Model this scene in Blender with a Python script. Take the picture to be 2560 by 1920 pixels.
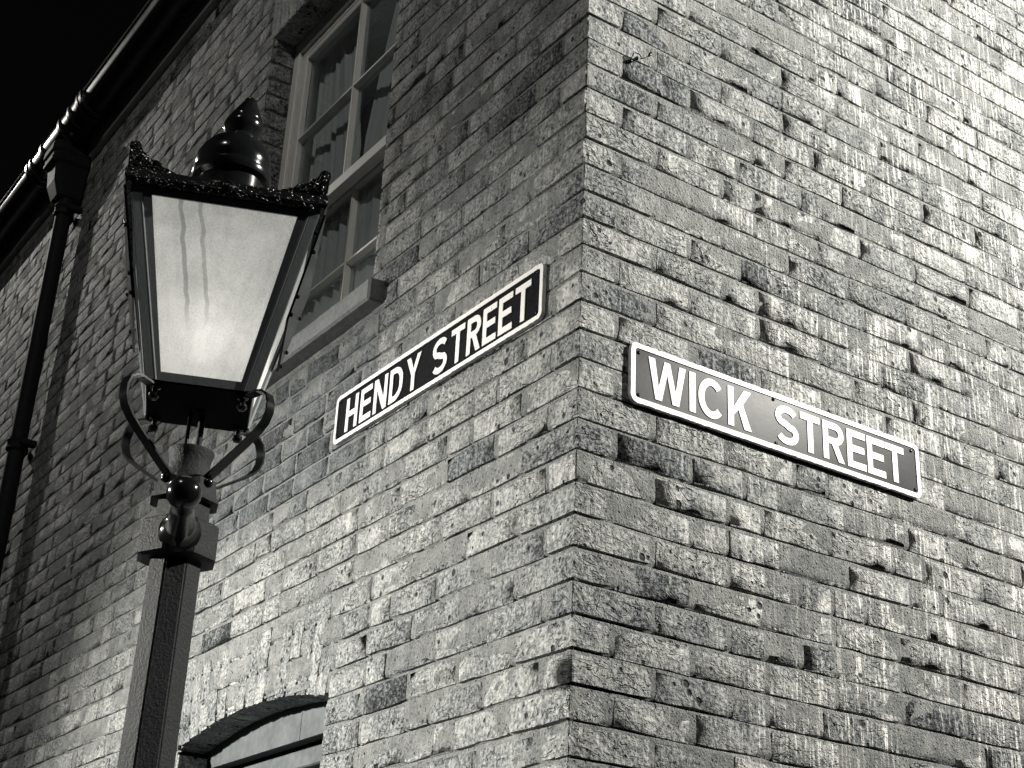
import bpy, bmesh, math, random
import numpy as np
from mathutils import Vector, Matrix, noise

random.seed(7)
rng = np.random.default_rng(11)
scene = bpy.context.scene
for o in list(bpy.data.objects):
    bpy.data.objects.remove(o, do_unlink=True)
COL = scene.collection
PI = math.pi

# ------------------------------------------------------------------ camera
CAM = Vector((2.4489, -1.7902, 1.6))
YAW, PITCH, ROLL = 0.9886, 0.4358, 0.0487
FPX = 3726.77
fwd = Vector((-math.sin(YAW) * math.cos(PITCH), math.cos(YAW) * math.cos(PITCH), math.sin(PITCH)))
rt = fwd.cross(Vector((0, 0, 1))).normalized()
up = rt.cross(fwd)
RT = rt * math.cos(ROLL) + up * math.sin(ROLL)
UP = -rt * math.sin(ROLL) + up * math.cos(ROLL)
cam_data = bpy.data.cameras.new('camera')
cam = bpy.data.objects.new('camera', cam_data)
COL.objects.link(cam)
cam.matrix_world = Matrix(((RT.x, UP.x, -fwd.x, CAM.x), (RT.y, UP.y, -fwd.y, CAM.y),
                           (RT.z, UP.z, -fwd.z, CAM.z), (0, 0, 0, 1)))
cam_data.sensor_width = 36.0
cam_data.lens = FPX / 2560 * 36.0
cam_data.clip_start = 0.05
cam_data.clip_end = 2000
scene.camera = cam
scene.render.resolution_x, scene.render.resolution_y = 1024, 768


def project(P):
    d = Vector(P) - CAM
    z = d.dot(fwd)
    return 1280 + FPX * d.dot(RT) / z, 960 - FPX * d.dot(UP) / z, z


# ------------------------------------------------------------------ world: night sky
world = bpy.data.worlds.new('World')
scene.world = world
world.use_nodes = True
wn = world.node_tree.nodes
wl = world.node_tree.links
wn.clear()
sky = wn.new('ShaderNodeTexSky')
sky.sky_type = 'NISHITA'
sky.sun_disc = False
sky.sun_elevation = math.radians(1.0)
sky.sun_rotation = math.radians(200)
hs = wn.new('ShaderNodeHueSaturation')
hs.inputs['Saturation'].default_value = 0.18
bg = wn.new('ShaderNodeBackground')
bg.inputs['Strength'].default_value = 0.003
wo = wn.new('ShaderNodeOutputWorld')
wl.new(sky.outputs[0], hs.inputs['Color'])
wl.new(hs.outputs[0], bg.inputs['Color'])
wl.new(bg.outputs[0], wo.inputs['Surface'])


# ------------------------------------------------------------------ street lighting (lamps of the two streets, out of frame)
def street_light(name, loc, target, watts, size_deg, blend, radius, color):
    d = bpy.data.lights.new(name, 'SPOT')
    d.energy = watts
    d.spot_size = math.radians(size_deg)
    d.spot_blend = blend
    d.shadow_soft_size = radius
    d.color = color
    o = bpy.data.objects.new(name, d)
    COL.objects.link(o)
    o.location = loc
    o.rotation_euler = (Vector(target) - Vector(loc)).to_track_quat('-Z', 'Y').to_euler()
    return o


WARM = (1.0, 0.968, 0.90)
street_light('wick_street_light', (4.2, 5.5, 6.7), (0.0, 1.8, 4.9), 6300, 64, 1.0, 0.08, WARM)
street_light('hendy_street_light', (-3.0, -4.0, 3.3), (-1.2, 0.0, 1.0), 2500, 80, 1.0, 0.06, WARM)
street_light('far_street_light', (-11.5, -2.5, 9.3), (-2.4, 0.0, 4.2), 1250, 60, 0.8, 0.10, WARM)
street_light('high_street_light', (2.3, -5.2, 8.6), (-1.6, 0.0, 3.8), 480, 80, 0.8, 0.08, WARM)

scene.view_settings.view_transform = 'Standard'
scene.view_settings.look = 'None'
scene.view_settings.exposure = 0.0
scene.view_settings.gamma = 1.0
scene.view_settings.use_curve_mapping = False
scene.cycles.use_denoising = True
scene.cycles.max_bounces = 4
scene.cycles.diffuse_bounces = 2
scene.cycles.transparent_max_bounces = 12
scene.cycles.caustics_reflective = False
scene.cycles.caustics_refractive = False
scene.cycles.sample_clamp_indirect = 0.8


# ================================================================== materials
class NT:
    def __init__(self, name):
        self.m = bpy.data.materials.new(name)
        self.m.use_nodes = True
        self.t = self.m.node_tree
        self.t.nodes.clear()
        self.out = self.t.nodes.new('ShaderNodeOutputMaterial')

    def n(self, typ, ins=None, **kw):
        nd = self.t.nodes.new(typ)
        for k, v in kw.items():
            setattr(nd, k, v)
        for k, v in (ins or {}).items():
            self.set(nd.inputs[k], v)
        return nd

    def set(self, sock, v):
        if hasattr(v, 'is_output'):
            self.t.links.new(v, sock)
        else:
            sock.default_value = v

    def math(self, op, a, b=0.5, c=None, clamp=False):
        nd = self.n('ShaderNodeMath', operation=op, use_clamp=clamp)
        self.set(nd.inputs[0], a)
        self.set(nd.inputs[1], b)
        if c is not None:
            self.set(nd.inputs[2], c)
        return nd.outputs[0]

    def step(self, x, lo, hi, a=0.0, b=1.0):
        nd = self.n('ShaderNodeMapRange', interpolation_type='SMOOTHSTEP')
        for k, v in zip(range(5), (x, lo, hi, a, b)):
            self.set(nd.inputs[k], v)
        return nd.outputs[0]

    def noise(self, vec, scale, detail=3.0, rough=0.55, dist=0.0):
        nd = self.n('ShaderNodeTexNoise')
        self.set(nd.inputs['Vector'], vec)
        nd.inputs['Scale'].default_value = scale
        nd.inputs['Detail'].default_value = detail
        nd.inputs['Roughness'].default_value = rough
        nd.inputs['Distortion'].default_value = dist
        return nd.outputs['Fac']

    def vor(self, vec, scale, feature='F1', rnd=1.0):
        nd = self.n('ShaderNodeTexVoronoi', feature=feature)
        self.set(nd.inputs['Vector'], vec)
        nd.inputs['Scale'].default_value = scale
        nd.inputs['Randomness'].default_value = rnd
        return nd.outputs['Distance']

    def pos(self):
        return self.n('ShaderNodeNewGeometry').outputs['Position']

    def vscale(self, v, s):
        nd = self.n('ShaderNodeVectorMath', operation='MULTIPLY')
        self.set(nd.inputs[0], v)
        nd.inputs[1].default_value = s
        return nd.outputs[0]

    def grey(self, v):
        """value -> faintly toned grey: cool darks, warm lights"""
        r = self.n('ShaderNodeValToRGB')
        e = r.color_ramp.elements
        e[0].position, e[0].color = 0.0, (0.0, 0.0, 0.0, 1)
        e[1].position, e[1].color = 1.0, (1.0, 0.985, 0.945, 1)
        a = e.new(0.12)
        a.color = (0.109, 0.122, 0.127, 1)
        b = e.new(0.4)
        b.color = (0.395, 0.40, 0.385, 1)
        self.set(r.inputs['Fac'], v)
        return r.outputs['Color']

    def bsdf(self, color, rough, spec=0.5, height=None, bump=1.0, dist=0.004, metal=0.0, coat=0.0):
        b = self.n('ShaderNodeBsdfPrincipled')
        self.set(b.inputs['Base Color'], color)
        self.set(b.inputs['Roughness'], rough)
        self.set(b.inputs['Specular IOR Level'], spec)
        self.set(b.inputs['Metallic'], metal)
        b.inputs['Coat Weight'].default_value = coat
        b.inputs['Coat Roughness'].default_value = 0.08
        if height is not None:
            bp = self.n('ShaderNodeBump')
            self.set(bp.inputs['Strength'], bump)
            bp.inputs['Distance'].default_value = dist
            self.set(bp.inputs['Height'], height)
            self.t.links.new(bp.outputs[0], b.inputs['Normal'])
        self.t.links.new(b.outputs[0], self.out.inputs['Surface'])
        return b


def brick_material():
    t = NT('weathered_brick')
    P = t.pos()
    sep = t.n('ShaderNodeSeparateXYZ', {0: P})
    X, Y, Z = sep.outputs
    rnd = t.math('FRACT', t.math('ADD', t.n('ShaderNodeObjectInfo').outputs['Random'],
                                 t.n('ShaderNodeNewGeometry').outputs['Random Per Island']))
    big = t.noise(P, 1.1, 2)
    mid = t.noise(P, 13, 3, 0.62)
    grit = t.noise(P, 95, 3, 0.7)
    fine = t.noise(P, 330, 1, 0.6)
    # tone of each brick, clouded
    v = t.math('MULTIPLY_ADD', rnd, 0.15, 0.175)
    v = t.math('SUBTRACT', v, t.step(rnd, 0.07, 0.05, 0.0, 0.09))
    v = t.math('ADD', v, t.math('MULTIPLY', t.math('SUBTRACT', mid, 0.5), 0.42))
    v = t.math('ADD', v, t.math('MULTIPLY', t.math('SUBTRACT', grit, 0.5), 1.1))
    v = t.math('ADD', v, t.math('MULTIPLY', t.math('SUBTRACT', big, 0.5), 0.16))
    # pale lime patches and runs
    lime = t.step(t.noise(P, 5.5, 4, 0.7, 0.4), 0.56, 0.70)
    right = t.step(Y, 0.1, 1.3)                       # lime runs lie on the Wick Street side
    streak = t.step(t.noise(t.vscale(P, (100.0, 100.0, 6.5)), 1.0, 3, 0.6), 0.52, 0.62)
    smask = t.math('MULTIPLY', t.step(t.noise(P, 2.1, 2), 0.38, 0.56), t.math('MULTIPLY_ADD', right, 0.85, 0.15))
    v = t.math('ADD', v, t.math('MULTIPLY', t.math('MULTIPLY', streak, smask), 0.68))
    v = t.math('ADD', v, t.math('MULTIPLY', t.math('MULTIPLY', lime, t.math('MULTIPLY_ADD', right, 0.22, 0.12)), 1.0))
    # darker brick patch below the upper window sill
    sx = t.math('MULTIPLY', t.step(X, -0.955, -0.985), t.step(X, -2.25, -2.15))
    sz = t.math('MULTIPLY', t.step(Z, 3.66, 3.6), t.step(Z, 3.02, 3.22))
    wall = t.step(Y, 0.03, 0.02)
    under_dark = t.math('MULTIPLY', t.math('MULTIPLY', sx, sz), wall)
    v = t.math('MULTIPLY', v, t.math('MULTIPLY_ADD', under_dark, -0.55, 1.0))
    # pits and cracks
    pv = t.vor(P, 27)
    pth = t.math('MULTIPLY_ADD', t.noise(P, 9, 1), 0.85, -0.29)
    pit = t.step(pv, pth, t.math('MULTIPLY', pth, 0.55))
    pit = t.math('MULTIPLY', pit, t.step(pth, 0.02, 0.05))
    pit2 = t.step(t.vor(P, 75), 0.20, 0.11)
    crk_n = t.noise(P, 8.5, 2, 0.55, 1.2)
    crk = t.step(t.math('ABSOLUTE', t.math('SUBTRACT', crk_n, 0.5)), 0.012, 0.002)
    crk = t.math('MULTIPLY', crk, t.step(t.noise(P, 3.3, 1), 0.60, 0.66))
    flake = t.step(t.noise(t.vscale(P, (14.0, 14.0, 34.0)), 1.0, 3, 0.7, 0.8), 0.47, 0.53)
    dark = t.math('MAXIMUM', t.math('MULTIPLY', pit, 0.9), t.math('MULTIPLY', crk, 0.6))
    dark = t.math('MAXIMUM', dark, t.math('MULTIPLY', pit2, 0.45))
    v = t.math('MULTIPLY', v, t.math('SUBTRACT', 1.0, dark))
    v = t.math('MINIMUM', t.math('MAXIMUM', v, 0.015), 0.78)
    h = t.math('ADD', t.math('MULTIPLY', mid, 1.6), t.math('MULTIPLY', grit, 0.75))
    h = t.math('ADD', h, t.math('MULTIPLY', fine, 0.16))
    rough_b = t.step(t.noise(P, 3.7, 2), 0.42, 0.6)
    h = t.math('ADD', h, t.math('MULTIPLY', flake, t.math('MULTIPLY_ADD', rough_b, 0.75, 0.1)))
    h = t.math('SUBTRACT', h, t.math('MULTIPLY', dark, 0.9))
    h = t.math('ADD', h, t.math('MULTIPLY', t.math('MULTIPLY', streak, smask), 0.12))
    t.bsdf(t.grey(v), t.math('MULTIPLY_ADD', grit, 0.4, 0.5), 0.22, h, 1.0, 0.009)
    return t.m


def mortar_material():
    t = NT('lime_mortar')
    P = t.pos()
    a = t.noise(P, 22, 5, 0.65)
    b = t.noise(P, 150, 4, 0.7)
    c = t.noise(P, 2.2, 3)
    v = t.math('ADD', t.math('MULTIPLY_ADD', a, 0.5, -.15), t.math('MULTIPLY_ADD', b, 0.5, -.13))
    v = t.math('ADD', v, t.math('MULTIPLY_ADD', c, 0.22, -0.06))
    sp = t.n('ShaderNodeSeparateXYZ', {0: P})
    right = t.step(sp.outputs[1], 0.1, 1.3)
    streak = t.step(t.noise(t.vscale(P, (100.0, 100.0, 6.5)), 1.0, 3, 0.6), 0.52, 0.62)
    smask = t.math('MULTIPLY', t.step(t.noise(P, 2.1, 2), 0.38, 0.56), t.math('MULTIPLY_ADD', right, 0.85, 0.1))
    v = t.math('ADD', v, t.math('MULTIPLY', t.math('MULTIPLY', streak, smask), 0.35))
    v = t.math('MAXIMUM', v, 0.02)
    pit = t.step(t.vor(P, 70), 0.25, 0.08)
    v = t.math('MULTIPLY', v, t.math('MULTIPLY_ADD', pit, -0.6, 1.0))
    h = t.math('ADD', a, t.math('MULTIPLY', b, 0.9))
    h = t.math('SUBTRACT', h, t.math('MULTIPLY', pit, 0.5))
    t.bsdf(t.grey(v), 0.85, 0.25, h, 1.0, 0.012)
    return t.m


def stone_material(name, val, amp=0.25, scale=60):
    t = NT(name)
    P = t.pos()
    a = t.noise(P, scale, 5, 0.7)
    b = t.noise(P, 9, 4, 0.6)
    v = t.math('ADD', val - amp * 0.5 - 0.06, t.math('MULTIPLY_ADD', a, amp, t.math('MULTIPLY', b, 0.12)))
    t.bsdf(t.grey(t.math('MAXIMUM', v, 0.02)), 0.8, 0.3, t.math('ADD', a, b), 0.9, 0.004)
    return t.m


def paint_material(name, val, rough, spec=0.5, bump=0.25, dist=0.0012, scale=90, chips=0.0, chipval=0.03, coat=0.0, wear=0.05):
    t = NT(name)
    P = t.pos()
    a = t.noise(P, scale, 4, 0.65)
    b = t.noise(P, 7, 4, 0.6)
    v = t.math('ADD', val, t.math('MULTIPLY', t.math('SUBTRACT', b, 0.5), wear))
    v = t.math('ADD', v, t.math('MULTIPLY', t.math('SUBTRACT', a, 0.5), wear))
    h = a
    if chips:
        c = t.step(t.noise(P, 46, 5, 0.72, 0.3), 0.70 - chips, 0.73 - chips)
        v = t.math('ADD', t.math('MULTIPLY', v, t.math('SUBTRACT', 1.0, c)), t.math('MULTIPLY', c, chipval))
        h = t.math('SUBTRACT', a, t.math('MULTIPLY', c, 0.8))
    r = t.math('MULTIPLY_ADD', b, 0.25, rough - 0.12, clamp=True)
    t.bsdf(t.grey(t.math('MAXIMUM', v, 0.004)), r, spec, h, bump, dist, coat=coat)
    return t.m


def wet_casting_material():
    t = NT('wet_black_casting')
    P = t.pos()
    d = t.step(t.vor(P, 150), 0.45, 0.05)
    h = t.math('ADD', d, t.math('MULTIPLY', t.noise(P, 60, 3), 0.8))
    t.bsdf((0.006, 0.0066, 0.007, 1), 0.2, 0.7, h, 0.8, 0.002)
    return t.m


def emission_material(name, col, strength):
    t = NT(name)
    e = t.n('ShaderNodeEmission', {'Color': col, 'Strength': strength})
    t.t.links.new(e.outputs[0], t.out.inputs['Surface'])
    return t.m


def clear_glass_material():
    t = NT('window_glass')
    P = t.pos()
    w = t.noise(P, 6, 2)
    bp = t.n('ShaderNodeBump', {'Strength': 0.15, 'Distance': 0.01, 'Height': w})
    g = t.n('ShaderNodeBsdfGlossy', {'Color': (0.9, 0.93, 0.95, 1), 'Roughness': 0.04, 'Normal': bp.outputs[0]})
    dirt = t.n('ShaderNodeBsdfDiffuse', {'Color': (0.35, 0.36, 0.36, 1)})
    tr = t.n('ShaderNodeBsdfTransparent', {'Color': (0.86, 0.89, 0.9, 1)})
    fc = t.n('ShaderNodeLayerWeight', {'Blend': 0.5}).outputs['Facing']
    fr = t.math('MULTIPLY_ADD', t.math('POWER', fc, 5.0), 0.8, 0.04)
    m1 = t.n('ShaderNodeMixShader', {0: t.math('MULTIPLY_ADD', t.noise(P, 3, 2), 0.06, 0.02), 1: tr.outputs[0], 2: dirt.outputs[0]})
    m2 = t.n('ShaderNodeMixShader', {0: fr, 1: m1.outputs[0], 2: g.outputs[0]})
    t.t.links.new(m2.outputs[0], t.out.inputs['Surface'])
    return t.m


def frosted_glass_material():
    t = NT('frosted_lantern_glass')
    uv = t.n('ShaderNodeUVMap').outputs[0]
    P = t.pos()
    sp = t.n('ShaderNodeSeparateXYZ', {0: uv})
    U, V = sp.outputs[0], sp.outputs[1]
    grain = t.noise(P, 260, 4, 0.7)
    cloud = t.noise(P, 18, 4, 0.6)
    wob = t.math('MULTIPLY', t.math('SUBTRACT', t.noise(t.vscale(uv, (0.0, 5.0, 0.0)), 1.0, 2), 0.5), 0.06)
    v = t.math('ADD', t.step(V, 0.25, 0.55, 0.68, 0.58), t.math('MULTIPLY', t.math('SUBTRACT', grain, 0.5), 0.5))
    v = t.math('MULTIPLY', v, t.step(t.noise(t.vscale(uv, (9.0, 1.2, 0.0)), 1.0, 3, 0.6), 0.25, 0.65, 0.93, 1.04))
    v = t.math('ADD', v, t.math('MULTIPLY', t.math('SUBTRACT', cloud, 0.5), 0.4))
    for u0, w_, k in ((0.205, 0.014, 0.42), (0.335, 0.013, 0.34)):        # two dirt runs down the pane
        d = t.math('ABSOLUTE', t.math('SUBTRACT', t.math('ADD', U, wob), u0))
        s = t.math('MULTIPLY', t.step(d, w_ * 1.3, w_ * 0.8), t.step(V, 0.22, 0.5))
        v = t.math('MULTIPLY', v, t.math('MULTIPLY_ADD', s, -k, 1.0))
    v = t.math('MINIMUM', t.math('MAXIMUM', v, 0.1), 0.9)
    col = t.grey(v)
    tl = t.n('ShaderNodeBsdfTranslucent', {'Color': col})
    df = t.n('ShaderNodeBsdfDiffuse', {'Color': col})
    tr = t.n('ShaderNodeBsdfTransparent', {'Color': (0.9, 0.9, 0.88, 1)})
    m1 = t.n('ShaderNodeMixShader', {0: 0.35, 1: tl.outputs[0], 2: df.outputs[0]})
    m3 = t.n('ShaderNodeMixShader', {0: 0.014, 1: m1.outputs[0], 2: tr.outputs[0]})
    em = t.n('ShaderNodeEmission', {'Color': col, 'Strength': 0.41})      # glow of the lit diffusing glass
    m2 = t.n('ShaderNodeAddShader', {0: m3.outputs[0], 1: em.outputs[0]})
    t.t.links.new(m2.outputs[0], t.out.inputs['Surface'])
    return t.m


M = {
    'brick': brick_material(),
    'mortar': mortar_material(),
    'stone': stone_material('sill_stone', 0.2),
    'pave': stone_material('paving', 0.12, 0.08, 30),
    'asphalt': stone_material('asphalt', 0.06, 0.05, 120),
    'slate': stone_material('roof_slate', 0.10, 0.08, 20),
    'black': paint_material('wet_black_paint', 0.007, 0.16, 0.3, 0.10, 0.001, 150, wear=0.008),
    'iron': paint_material('grey_black_iron_paint', 0.022, 0.55, 0.15, 1.0, 0.003, 170, wear=0.03),
    'frame_iron': paint_material('dull_lantern_paint', 0.13, 0.5, 0.3, 0.4, 0.0012, 120, wear=0.04),
    'gutter': paint_material('black_gutter_paint', 0.02, 0.30, 0.6, 0.1, 0.001, 40, wear=0.015),
    'white': paint_material('old_white_window_paint', 0.70, 0.42, 0.45, 0.4, 0.001, 60, chips=0.02, chipval=0.2, wear=0.15),
    'board': paint_material('grey_window_board', 0.10, 0.5, 0.4, 0.5, 0.0012, 40, wear=0.12),
    'sign_white': paint_material('sign_white_enamel', 0.80, 0.4, 0.4, 0.4, 0.001, 80, chips=0.05, chipval=0.05, wear=0.08),
    'sign_black': paint_material('sign_black_enamel', 0.012, 0.7, 0.01, 0.2, 0.0008, 130, wear=0.02),
    'curtain': paint_material('curtain_cloth', 0.75, 0.9, 0.05, wear=0.05),
    'crest': wet_casting_material(),
    'pipe': paint_material('dull_black_pipe_paint', 0.018, 0.6, 0.06, 0.2, 0.001, 40, wear=0.012),
    'dark': paint_material('dark_room', 0.01, 0.9, 0.1, wear=0.005),
    'glass': clear_glass_material(),
    'frost': frosted_glass_material(),
    'under_dark': paint_material('matt_black_underside', 0.006, 0.8, 0.03, wear=0.004),  # even matt black of the lantern base plate
    'sign_gloss': paint_material('sign_black_gloss', 0.010, 0.30, 0.05, 0.10, 0.0008, 130, wear=0.02),
    'bulb': emission_material('lit_bulb', (1.0, 0.97, 0.9, 1), 7.0),
    'ceramic': paint_material('white_enamel', 0.75, 0.4),
}


# ================================================================== object helpers
def link(name, mesh, mat=None, parent=None):
    o = bpy.data.objects.new(name, mesh)
    if mat is not None and not mesh.materials:
        mesh.materials.append(M[mat] if isinstance(mat, str) else mat)
    COL.objects.link(o)
    if parent is not None:
        o.parent = parent
    return o


def empty(name, loc=(0, 0, 0), parent=None):
    o = bpy.data.objects.new(name, None)
    o.location = loc
    o.empty_display_size = 0.1
    COL.objects.link(o)
    if parent is not None:
        o.parent = parent
    return o


def tag(o, label=None, cat=None, group=None, kind=None):
    for k, v in (('label', label), ('category', cat), ('group', group), ('kind', kind)):
        if v:
            o[k] = v
    return o


def bm_mesh(bm, name, smooth=False, recalc=True):
    if recalc:
        bmesh.ops.recalc_face_normals(bm, faces=bm.faces[:])
    me = bpy.data.meshes.new(name)
    bm.to_mesh(me)
    bm.free()
    if smooth:
        me.polygons.foreach_set('use_smooth', [True] * len(me.polygons))
    return me


def add_box(bm, lo, hi, fn=None, bevel=0.0):
    r = bmesh.ops.create_cube(bm, size=1.0)
    vs = r['verts']
    c = [(lo[i] + hi[i]) / 2 for i in range(3)]
    s = [hi[i] - lo[i] for i in range(3)]
    for v in vs:
        v.co = Vector((c[0] + v.co.x * s[0], c[1] + v.co.y * s[1], c[2] + v.co.z * s[2]))
    if bevel:
        es = list({e for v in vs for e in v.link_edges})
        rb = bmesh.ops.bevel(bm, geom=es, offset=bevel, segments=1, affect='EDGES', profile=0.5)
        vs = list({v for f in rb['faces'] for v in f.verts} | {v for v in vs if v.is_valid})
    if fn:
        for v in vs:
            v.co = fn(v.co)
    return vs


def box_obj(name, lo, hi, mat, parent=None, bevel=0.0, fn=None):
    bm = bmesh.new()
    add_box(bm, lo, hi, fn, bevel)
    return link(name, bm_mesh(bm, name), mat, parent)


def lathe(bm, prof, origin, n=24, axis=None, phase=0.0):
    """revolve (r, h) profile about axis through origin"""
    ax = Vector(axis or (0, 0, 1)).normalized()
    a = ax.orthogonal().normalized() if axis else Vector((1, 0, 0))
    b = ax.cross(a)
    o = Vector(origin)
    rings = []
    for r, h in prof:
        if r < 1e-6:
            rings.append([bm.verts.new(o + ax * h)])
        else:
            rings.append([bm.verts.new(o + ax * h + (a * math.cos(2 * PI * (k + phase) / n) + b * math.sin(2 * PI * (k + phase) / n)) * r) for k in range(n)])
    for A, B in zip(rings, rings[1:]):
        for k in range(n):
            k2 = (k + 1) % n
            if len(A) == 1 and len(B) == 1:
                continue
            if len(A) == 1:
                bm.faces.new((A[0], B[k], B[k2]))
            elif len(B) == 1:
                bm.faces.new((A[k], A[k2], B[0]))
            else:
                bm.faces.new((A[k], A[k2], B[k2], B[k]))
    for R_ in (rings[0], rings[-1]):
        if len(R_) > 1:
            try:
                bm.faces.new(R_)
            except ValueError:
                pass


def tube(bm, pts, r, n=8):
    pts = [Vector(p) for p in pts]
    rings = []
    ref = Vector((0.31, 0.53, 0.79)).normalized()
    for i, p in enumerate(pts):
        d = (pts[min(i + 1, len(pts) - 1)] - pts[max(i - 1, 0)]).normalized()
        a = d.cross(ref).normalized()
        b = d.cross(a)
        rr = r[i] if isinstance(r, (list, tuple)) else r
        rings.append([bm.verts.new(p + (a * math.cos(2 * PI * k / n) + b * math.sin(2 * PI * k / n)) * rr) for k in range(n)])
    for A, B in zip(rings, rings[1:]):
        for k in range(n):
            bm.faces.new((A[k], A[(k + 1) % n], B[(k + 1) % n], B[k]))
    bm.faces.new(rings[0])
    bm.faces.new(rings[-1])


def plane_poly(polys, depth, tf):
    """2D polygons -> merged front faces, extruded back by depth, mapped by tf(u, v, w)"""
    bm = bmesh.new()
    for poly in polys:
        bm.faces.new([bm.verts.new((u, v, 0)) for u, v in poly])
    bmesh.ops.remove_doubles(bm, verts=bm.verts[:], dist=1e-5)
    bmesh.ops.recalc_face_normals(bm, faces=bm.faces[:])
    ex = bmesh.ops.extrude_face_region(bm, geom=bm.faces[:])
    for g in ex['geom']:
        if isinstance(g, bmesh.types.BMVert):
            g.co.z += depth
    for v in bm.verts:
        v.co = tf(v.co.x, v.co.y, v.co.z)
    return bm


# ================================================================== ground
def sheet(name, pts, z, mat, label=None, kind='structure'):
    bm = bmesh.new()
    bm.faces.new([bm.verts.new((x, y, z)) for x, y in pts])
    o = link(name, bm_mesh(bm, name), mat)
    return tag(o, label, None, None, kind)


sheet('road', [(-400, -400), (400, -400), (400, 400), (-400, 400)], -0.12, 'asphalt', 'dark asphalt road of the two streets')
bm = bmesh.new()
add_box(bm, (-30, -1.35, -0.119), (1.35, 30, 0.0))
tag(link('pavement', bm_mesh(bm, 'pavement'), 'pave'), 'stone pavement around the corner house', None, None, 'structure')

# ================================================================== brick house
house = tag(empty('brick_house', (0, 0, 0)), 'old weathered brick corner house carrying both street name signs', 'house')

PITCH_Z = 0.0746
Z_OFF = 0.0245                       # joint lines at Z_OFF + k * PITCH_Z
WIN = dict(x0=-2.10, x1=-1.06, z0=3.615, z1=5.29)            # upper window opening (z0 = underside of sill)
ARC = dict(cx=-1.58, cz=0.127, r1=2.42, r2=2.645, half=0.485, spring=2.499, z0=0.9)
BH, JOINT = 0.0645, 0.0101


def n3(x, y, z, s):
    return noise.noise(Vector((x * s, y * s, z * s)))


def wander(u, z):
    return 0.0045 * noise.noise(Vector((u * 1.3, 11.3, z * 1.9))) + 0.0016 * noise.noise(Vector((u * 5.0, 4.3, z * 9.0)))


def brick_mesh(L, seed, H=BH, D=0.098):
    """front grid with worn, uneven arrises; front faces -y, origin at face centre"""
    r = random.Random(seed)
    nx = 7 if L > 0.19 else (6 if L > 0.14 else 5)
    xs = [-L / 2, -L / 2 + 0.003] + [-L / 2 + 0.003 + (L - 0.006) * k / (nx - 3) for k in range(1, nx - 3)] + [L / 2 - 0.003, L / 2]
    zs = [-H / 2, -H / 2 + 0.003, 0.0, H / 2 - 0.003, H / 2]
    bm = bmesh.new()
    off = seed * 3.17
    chip = (r.choice([-1, 1]) * L / 2, r.choice([-1, 1]) * H / 2) if r.random() < 0.12 else None
    tilt_x, tilt_z = r.uniform(-1, 1) * 0.0007 / (L / 2), r.uniform(-1, 1) * 0.0007 / (H / 2)
    grid = []
    for j, z in enumerate(zs):
        row = []
        for i, x in enumerate(xs):
            bx, bz = i in (0, nx - 1), j in (0, 4)
            y = 0.0008 * n3(x * 1.0, off, z, 22) + 0.0006 * n3(x, off + 9, z, 60) + x * tilt_x + z * tilt_z
            dx = dz = 0.0
            if bx:
                y += 0.0001 + 0.0009 * r.random()
                dx = -math.copysign(1, x) * (0.0003 + 0.0055 * abs(n3(x, z + off, 1.3, 40)) * 2)
            if bz:
                y += 0.0001 + 0.0009 * r.random()
                dz = -math.copysign(1, z) * (-0.0008 + 0.0055 * abs(n3(x, 2.7 + off, z, 26)) * 2)
            if bx and bz:
                dx -= math.copysign(1, x) * 0.003 * r.random()
            if chip:
                d = math.hypot(x - chip[0], (z - chip[1]))
                y += 0.0035 * max(0, 1 - d / 0.025)
            row.append(bm.verts.new((x + dx, y, z + dz)))
        grid.append(row)
    for j in range(4):
        for i in range(nx - 1):
            bm.faces.new((grid[j][i], grid[j][i + 1], grid[j + 1][i + 1], grid[j + 1][i]))
    ring = grid[0] + [grid[j][-1] for j in range(1, 5)] + grid[4][-2::-1] + [grid[j][0] for j in range(3, 0, -1)]
    back = [bm.verts.new((max(-L / 2 + .001, min(L / 2 - .001, v.co.x)), D, max(-H / 2 + .001, min(H / 2 - .001, v.co.z)))) for v in ring]
    n = len(ring)
    for k in range(n):
        bm.faces.new((ring[(k + 1) % n], ring[k], back[k], back[(k + 1) % n]))
    me = bm_mesh(bm, 'brick', recalc=False)
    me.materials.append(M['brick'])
    me.polygons.foreach_set('use_smooth', [p < 4 * (nx - 1) and p // (nx - 1) in (1, 2) and 0 < p % (nx - 1) < nx - 2 for p in range(len(me.polygons))])
    return me


def corner_brick_mesh(L, W, seed, H=BH):
    """box brick whose front (-y) and right end (+x) are both rough; origin at the outer vertical arris mid-height"""
    r = random.Random(seed)
    bm = bmesh.new()
    bmesh.ops.create_cube(bm, size=1.0)
    bmesh.ops.subdivide_edges(bm, edges=bm.edges[:], cuts=3, use_grid_fill=True)
    off = seed * 2.31
    for v in bm.verts:
        x, y, z = v.co
        ex, ey, ez = abs(abs(x) - .5) < 1e-4, abs(abs(y) - .5) < 1e-4, abs(abs(z) - .5) < 1e-4
        p = Vector(((x - 0.5) * L, (y + 0.5) * W, z * H))
        q = 0.0017 * n3(p.x + off, p.y, p.z, 24)
        c = 0.0003 + 0.0012 * r.random()
        if ey and ez:
            p.z -= math.copysign(0.0008 + 0.002 * r.random(), z)
            p.y += math.copysign(c, -y)
        if ex and ez:
            p.x += math.copysign(c, -x)
            p.z -= math.copysign(0.0012 + 0.0015 * r.random(), z)
        if ex and ey:
            k = 0.0008 + 0.0045 * r.random() ** 2
            p.x += math.copysign(k, -x)
            p.y += math.copysign(k, -y)
        if ey and y < 0:
            p.y += q
        if ex and x > 0:
            p.x += q
        v.co = p
    me = bm_mesh(bm, 'corner_brick', smooth=True)
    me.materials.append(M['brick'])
    try:
        me.set_sharp_from_angle(angle=math.radians(50))
    except Exception:
        pass
    return me


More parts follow.
